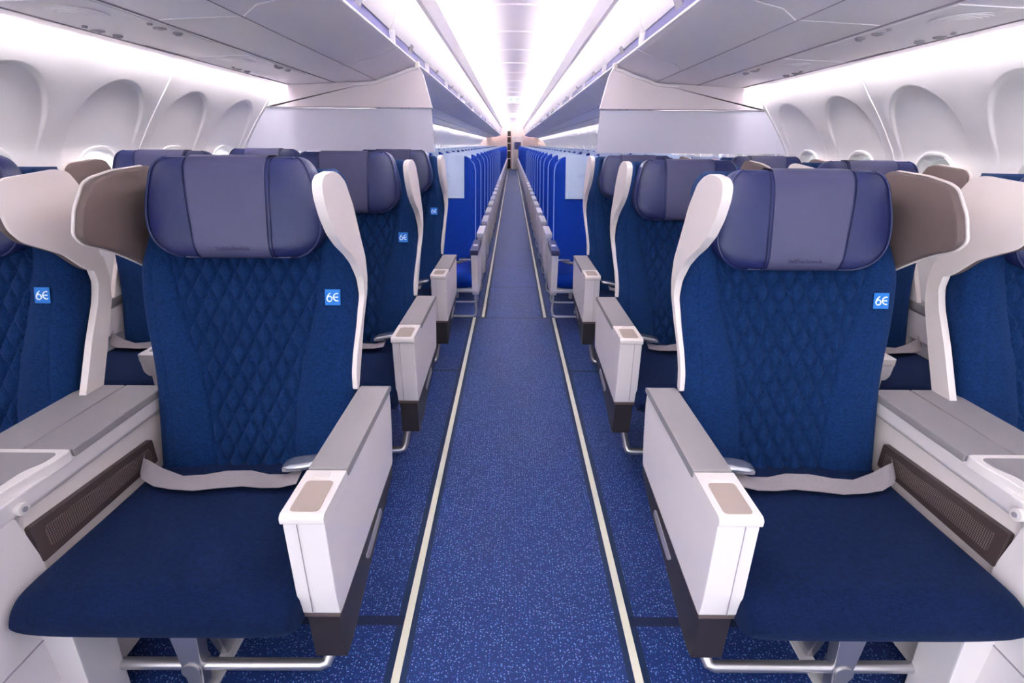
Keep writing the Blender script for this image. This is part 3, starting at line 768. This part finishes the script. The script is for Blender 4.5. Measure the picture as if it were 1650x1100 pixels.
        tr = ob('lower_trim', B(m).prism(round_poly([(0.802, 0.392), (1.322, 0.422), (1.325, 0.372), (1.24, 0.338), (1.05, 0.295), (0.90, 0.250), (0.845, 0.238), (0.806, 0.242)], 0.012), ax0 + 0.008, ax1 - 0.006, 'x').mesh('lower_trim', M['black_trim'], 0.006, 2, 40), arm); tr['label'] = 'dark lower trim of the armrest'
        ob('trim_band', B(m).prism([(0.797, 0.388), (0.80, 0.376), (1.10, 0.393), (1.318, 0.405), (1.318, 0.42), (1.10, 0.406)], ax0 + 0.003, ax1 - 0.002, 'x').mesh('trim_band', M['taupe'], 0.002), arm)
        ob('release_slot', B(m).prism(round_poly([(1.00, 0.345), (1.16, 0.372), (1.17, 0.345), (1.02, 0.322)], 0.01), ax1 - 0.007, ax1 - 0.003, 'x').mesh('release_slot', M['nozzle'], 0.001), arm)
        # support
        lg = ob('leg', B(m).prism([(-0.095, 0.33), (-0.01, 0.33), (-0.04, 0.01), (-0.075, 0.01)], 0.875, 0.91, 'y').prism([(0.91, 0.33), (0.985, 0.33), (1.04, 0.01), (0.99, 0.01)], -0.07, -0.045, 'x').mesh('leg', M['steel'], 0.004), r)
        ob('leg', B(m).prism([(1.16, 0.33), (1.22, 0.33), (1.31, 0.01), (1.26, 0.01)], -0.085, -0.045, 'x').mesh('leg', M['steel'], 0.004), r)
        ob('baggage_bar', B(m).tube([(-0.245, 0.895, 0.10), (-0.1, 0.895, 0.10), (0.1, 0.895, 0.10), (0.26, 0.895, 0.10), (0.272, 0.898, 0.103), (0.278, 0.912, 0.115), (0.288, 0.99, 0.20), (0.30, 1.08, 0.30)], 0.0145, 12).mesh('baggage_bar', M['steel']), r)
        ob('bar_joint', B(m).cyl((-0.058, 0.87, 0.10), 0.024, 0.05, 'y', 16).mesh('bar_joint', M['steel'], 0.002), r)
    else:
        ax0, ax1 = -0.343, -0.300
        arm = ob('armrest', B(m).prism(round_poly([(0.82, 0.50), (0.80, 0.60), (1.352, 0.62), (1.352, 0.50)], 0.01), ax0, ax1, 'x').mesh('armrest', M['arm_white'], 0.008, 3, 40), r)
        pd = ob('arm_pad', B(m).prism(round_poly([(0.79, 0.60), (0.79, 0.635), (1.36, 0.665), (1.36, 0.63)], 0.01), ax0 - 0.002, ax1 + 0.004, 'x').mesh('arm_pad', M['pad_grey'], 0.008, 3, 40), arm)
        ob('leg', B(m).prism([(0.93, 0.33), (1.0, 0.33), (1.0, 0.01), (0.95, 0.01)], -0.1, -0.06, 'x').prism([(1.2, 0.33), (1.25, 0.33), (1.31, 0.01), (1.26, 0.01)], -0.1, -0.06, 'x').mesh('leg', M['steel'], 0.004), r)
    return r
def console(s):
    r = empty('centre_console', (0, 0, 0))
    ob('housing', B(s).box(1.066, 1.268, 0.62, 1.338, 0.02, 0.60).mesh('housing', M['cream'], 0.006), r)
    hb = ob('upper_band', B(s).prism(round_poly([(1.052, 0.600), (1.048, 0.642), (1.278, 0.642), (1.274, 0.600), (1.262, 0.585), (1.066, 0.585)], 0.006), 0.60, 1.340, 'y').mesh('upper_band', M['arm_white'], 0.003), r)
    for x0, x1 in ((1.046, 1.161), (1.165, 1.281)):
        l = ob('lid', B(s).box(x0, x1, 1.008, 1.345, 0.638, 0.660).mesh('lid', M['pad_grey'], 0.004, 3), r); l['label'] = 'grey hinged lid'
    ob('tray_surround', B(s).prism(round_poly([(1.044, 1.005), (1.044, 0.955), (1.052, 0.92), (1.060, 0.86), (1.060, 0.60), (1.285, 0.60), (1.285, 1.005)], 0.012), 0.636, 0.662, 'z').mesh('tray_surround', M['cap_white'], 0.004, 3), r)
    ob('tray', B(s).prism(round_poly([(1.062, 0.988), (1.062, 0.95), (1.082, 0.915), (1.084, 0.63), (1.266, 0.63), (1.266, 0.988)], 0.014), 0.660, 0.6635, 'z').mesh('tray', M['pad_grey'], 0.001), r)
    v = ob('vent_frame', B(s).prism(round_poly([(0.862, 0.462), (0.862, 0.556), (1.248, 0.535), (1.248, 0.462)], 0.006), 1.052, 1.068, 'x').mesh('vent_frame', M['brown_trim'], 0.003), r); v['label'] = 'dark brown vent frame'
    ob('grille', B(s).prism(round_poly([(0.888, 0.484), (0.888, 0.536), (1.228, 0.518), (1.228, 0.478)], 0.008), 1.049, 1.055, 'x').mesh('grille', M['grille'], 0.001), v)
    lk = ob('lock', B(s).cyl((1.040, 0.857, 0.612), 0.014, 0.016, 'x', 24).mesh('lock', M['cap_white'], 0.002), r)
    ob('keyhole', B(s).cyl((1.037, 0.857, 0.612), 0.006, 0.004, 'x', 16).mesh('keyhole', M['nozzle'], 0.0005), lk)
    pf = ob('front_panel', B(s).prism(round_poly([(0.622, 0.03), (0.62, 0.60), (0.845, 0.60), (0.866, 0.46), (0.85, 0.30), (0.80, 0.03)], 0.01), 1.054, 1.070, 'x').mesh('front_panel', M['arm_white'], 0.004), r)
    ob('panel_joint', B(s).box(1.052, 1.056, 0.63, 0.835, 0.300, 0.303).mesh('panel_joint', M['seam']), pf)
    pd = ob('pedestal', B(s).prism([(1.066, 0.345), (0.985, 0.345), (1.005, 0.0), (1.066, 0.0)], 0.80, 0.90, 'y').mesh('pedestal', M['arm_white'], 0.006), r)
    return r

ROWN = {0: 'front', 1: 'middle', 2: 'rearmost'}
PITCH = 0.965
for s in (-1, 1):
    pa = business_seat('aisle', s); pw_ = business_seat('window', s); pc = console(s)
    for k in range(3):
        la = {0: 'blue quilted business seat beside the aisle, nearest the camera on the %s',
              1: 'blue quilted business seat beside the aisle, directly behind the nearest one on the %s',
              2: 'blue quilted business seat beside the aisle, last one before the %s cabin divider'}[k] % SIDE[s]
        lw = {0: 'blue quilted window seat with cream wing, cut by the photo %s edge',
              1: 'blue quilted window seat in the middle business row on the %s',
              2: 'blue quilted window seat in the last business row before the %s divider'}[k] % SIDE[s]
        lc = {0: 'white console with grey lids and dark vent between the two nearest %s seats',
              1: 'white console between the two seats of the middle %s business row',
              2: 'white console between the two seats of the last %s business row'}[k] % SIDE[s]
        o1 = pa if k == 0 else dup(pa, (0, 0, 0)); o1.location = (s * C_, k * PITCH, 0)
        o2 = pw_ if k == 0 else dup(pw_, (0, 0, 0)); o2.location = (s * 1.556, k * PITCH, 0)
        o3 = pc if k == 0 else dup(pc, (0, 0, 0)); o3.location = (0, k * PITCH, 0)
        tag(o1, la, 'seat', 'business seats beside the aisle'); tag(o2, lw, 'seat', 'business seats beside the windows'); tag(o3, lc, 'console', 'consoles between business seats')

# ------------------------------------------------------------------ economy seats
EP = 0.737; EY = 3.577; NE = 36
def eyf(z): return 0.50 + (z - 0.46) * 0.30      # relative to arm front
def econ_back():
    b = B(); loops = []; zt = 1.243; hw = 0.222
    for j in range(41):
        t = j / 40; z = 0.40 + (zt - 0.40) * (1 - (1 - t) ** 1.5)
        top = max(0.0, (z - (zt - 0.13)) / 0.13); e = math.sqrt(max(0, 1 - top ** 2.4))
        w = hw - 0.105 * (1 - e); dep = 0.085 * (0.3 + 0.7 * e); lp = []
        for k in range(36):
            a = 2 * PI * k / 36; x = w * sgn_pow(math.cos(a), 2 / 7); y = dep / 2 * sgn_pow(math.sin(a), 2 / 3.5)
            if y < 0: y -= 0.012 * math.exp(-((abs(x) - w * 0.72) / 0.05) ** 2) * (1 - top)
            lp.append((x, eyf(z) + dep / 2 + y, z))
        loops.append(lp)
    return b.loft(loops).mesh('backrest', M['econ'], angle=60)
def econ_pipe():
    b = B()
    for sx in (-1, 1):
        p = []
        for j in range(16):
            z = 0.50 + 0.735 * j / 15; top = max(0.0, (z - 1.113) / 0.13); e = math.sqrt(max(0, 1 - top ** 2.4))
            p.append((sx * (0.2195 - 0.105 * (1 - e)), eyf(z) + 0.012, z))
        b.tube(p, 0.0045, 5)
    return b.mesh('edge_piping', M['econ_pipe'])
def econ_cushion():
    b = B(); loops = []
    for i in range(15):
        t = i / 14; y = 0.055 + 0.47 * t ** 1.4; e = min(1, (y - 0.055) / 0.05); ez = math.sqrt(max(0.02, 1 - (1 - e) ** 2.2))
        loops.append([(0.222 * sgn_pow(math.cos(a), 2 / 6), y, 0.385 + 0.062 * ez * sgn_pow(math.sin(a), 2 / 5)) for a in [2 * PI * k / 32 for k in range(32)]])
    return b.loft(loops).mesh('seat_cushion', M['econ'], angle=60)
def econ_cover():
    b = B(); rows = []
    def surf(x, z, fr):
        zt = 1.243; top = max(0.0, (z - (zt - 0.13)) / 0.13); e = math.sqrt(max(0, 1 - top ** 2.4)); dep = 0.085 * (0.3 + 0.7 * e)
        return eyf(z) + (-0.0075 if fr else dep + 0.006)
    path = [(0.925 + 0.325 * i / 14, True) for i in range(15)] + [(1.25, False), (1.18, False), (1.08, False)]
    loops = []
    for z, fr in path:
        xs = [-0.13 + 0.26 * i / 8 for i in range(9)]
        y = surf(0, min(z, 1.243), fr); d = 0.003 if fr else -0.003
        loops.append([(x, y - (0.004 if fr else 0), z) for x in xs] + [(x, y - (0.004 if fr else 0) + d, z - 0.003 * (z > 1.24)) for x in xs[::-1]])
    return b.loft(loops).mesh('headrest_cover', M['cover'], angle=50)
def econ_mark():
    b = B(); c = (0.0, 1.10)
    for cx in (-0.016, 0.016):
        rng = range(0, 360, 20) if cx < 0 else range(60, 301, 20)
        p = [(cx + 0.012 * math.cos(math.radians(d)), 0, c[1] + 0.012 * math.sin(math.radians(d))) for d in rng]
        b.tube([(x, eyf(z) - 0.013, z) for x, _, z in p], 0.0013, 5, closed=cx < 0)
    return b.mesh('cover_emblem', M['cover_mark'])
EM = dict(back=econ_back(), pipe=econ_pipe(), cush=econ_cushion(), cover=econ_cover(), mark=econ_mark())
def econ_seat(s, col):
    m = -s; r = empty('economy_seat', (0, 0, 0))
    ob('backrest', EM['back'], r); ob('edge_piping', EM['pipe'], r); ob('seat_cushion', EM['cush'], r)
    cv = ob('headrest_cover', EM['cover'], r); cv['label'] = 'pale blue-grey cloth cover'
    ob('cover_emblem', EM['mark'], cv)
    if col == 0:
        a0, a1 = 0.219, 0.272
        arm = ob('armrest', B(m).prism(round_poly([(0.022, 0.595), (0.46, 0.595), (0.47, 0.50), (0.40, 0.33), (0.34, 0.285), (0.08, 0.275), (0.06, 0.31)], 0.012), a0 + 0.003, a1 - 0.003, 'x').mesh('armrest', M['arm_white'], 0.006, 2, 40), r)
        p = ob('arm_pad', B(m).prism(round_poly([(0.0, 0.590), (0.0, 0.628), (0.43, 0.63), (0.43, 0.593)], 0.008), a0 - 0.002, a1 + 0.002, 'x').mesh('arm_pad', M['navy_pad'], 0.005, 2, 40), arm); p['label'] = 'dark navy arm pad'
        global PADG; PADG = p.data.copy(); PADG.materials.clear(); PADG.materials.append(M['pad_light'])
        ob('pad_label', B(m).box(a0 + 0.01, a1 - 0.01, 0.16, 0.22, 0.629, 0.6315).mesh('pad_label', M['cap_white']), arm)
        ob('leg', B(m).tube([(0.225, 0.12, 0.29), (0.235, 0.20, 0.25), (0.235, 0.27, 0.10), (0.225, 0.29, 0.05), (0.2, 0.29, 0.04), (-0.22, 0.29, 0.04)], 0.009, 8).mesh('leg', M['white_metal']), r)
        ob('baggage_bar', B(m).tube([(0.245, 0.16, 0.30), (0.255, 0.2, 0.22), (0.245, 0.24, 0.18), (0.2, 0.24, 0.175), (-0.23, 0.24, 0.175)], 0.007, 8).mesh('baggage_bar', M['white_metal']), r)
        ob('beam', B(m).tube([(0.22, 0.12, 0.305), (-0.232, 0.12, 0.305)], 0.02, 10).mesh('beam', M['white_metal']), r)
        ob('leg', B(m).prism([(0.12, 0.30), (0.17, 0.30), (0.50, 0.01), (0.44, 0.01)], 0.0, 0.03, 'x').prism([(0.10, 0.30), (0.14, 0.30), (0.20, 0.01), (0.16, 0.01)], 0.0, 0.03, 'x').mesh('leg', M['white_metal'], 0.003), r)
        bt = ob('seat_belt', B(m).tube([(-0.2, 0.42, 0.465), (-0.1, 0.38, 0.458), (0.0, 0.36, 0.456), (0.1, 0.37, 0.46), (0.16, 0.385, 0.475)], 0.011, 6).mesh('seat_belt', M['belt']), r)
        ob('buckle', B(m).box(0.10, 0.19, 0.36, 0.40, 0.47, 0.49).mesh('buckle', M['chrome'], 0.005), bt)
    else:
        arm = ob('armrest', B(m).prism(round_poly([(0.022, 0.595), (0.43, 0.595), (0.43, 0.545), (0.06, 0.545)], 0.012), 0.228, 0.272, 'x').mesh('armrest', M['arm_white'], 0.006, 2, 40), r)
        ob('beam', B(m).tube([(0.268, 0.12, 0.305), (-0.232, 0.12, 0.305)], 0.02, 10).mesh('beam', M['white_metal']), r)
        ob('baggage_bar', B(m).tube([(0.268, 0.24, 0.175), (-0.2, 0.24, 0.175)], 0.007, 8).mesh('baggage_bar', M['white_metal']), r)
        if col == 2: ob('leg', B(m).prism([(0.12, 0.30), (0.17, 0.30), (0.50, 0.01), (0.44, 0.01)], 0.0, 0.03, 'x').prism([(0.10, 0.30), (0.14, 0.30), (0.20, 0.01), (0.16, 0.01)], 0.0, 0.03, 'x').mesh('leg', M['white_metal'], 0.003), r)
    return r
COLN = ['aisle', 'middle', 'window']
for s in (-1, 1):
    for col in range(3):
        proto = econ_seat(s, col); x = s * (0.537 + 0.507 * col)
        for k in range(NE):
            y = EY + k * EP
            if k == 0: o = proto; o.location = (x, y, 0)
            else:
                keep = None
                if k > 12: keep = ('backrest', 'headrest_cover', 'seat_cushion', 'armrest') + (('baggage_bar', 'leg') if col == 0 else ())
                o = dup(proto, (x, y, 0), keep)
                if k > 4:
                    for ch in list(o.children):
                        if ch.name.startswith('headrest_cover'):
                            for g_ in list(ch.children): bpy.data.objects.remove(g_)
            if k > 0 and col == 0:
                for ch in o.children:
                    if ch.name.startswith('armrest'):
                        for g_ in list(ch.children):
                            if g_.name.startswith('arm_pad'): g_.data = PADG; g_['label'] = 'pale grey arm pad'
                            elif g_.name.startswith('pad_label'): bpy.data.objects.remove(g_)
            where = 'directly behind the %s divider' % SIDE[s] if k == 0 else '%s row behind the %s divider' % (ORD[k + 1], SIDE[s])
            tag(o, 'royal blue economy %s seat with pale headrest cover, %s' % (COLN[col], where), 'seat', 'economy %s seats on the %s' % (COLN[col], SIDE[s]))
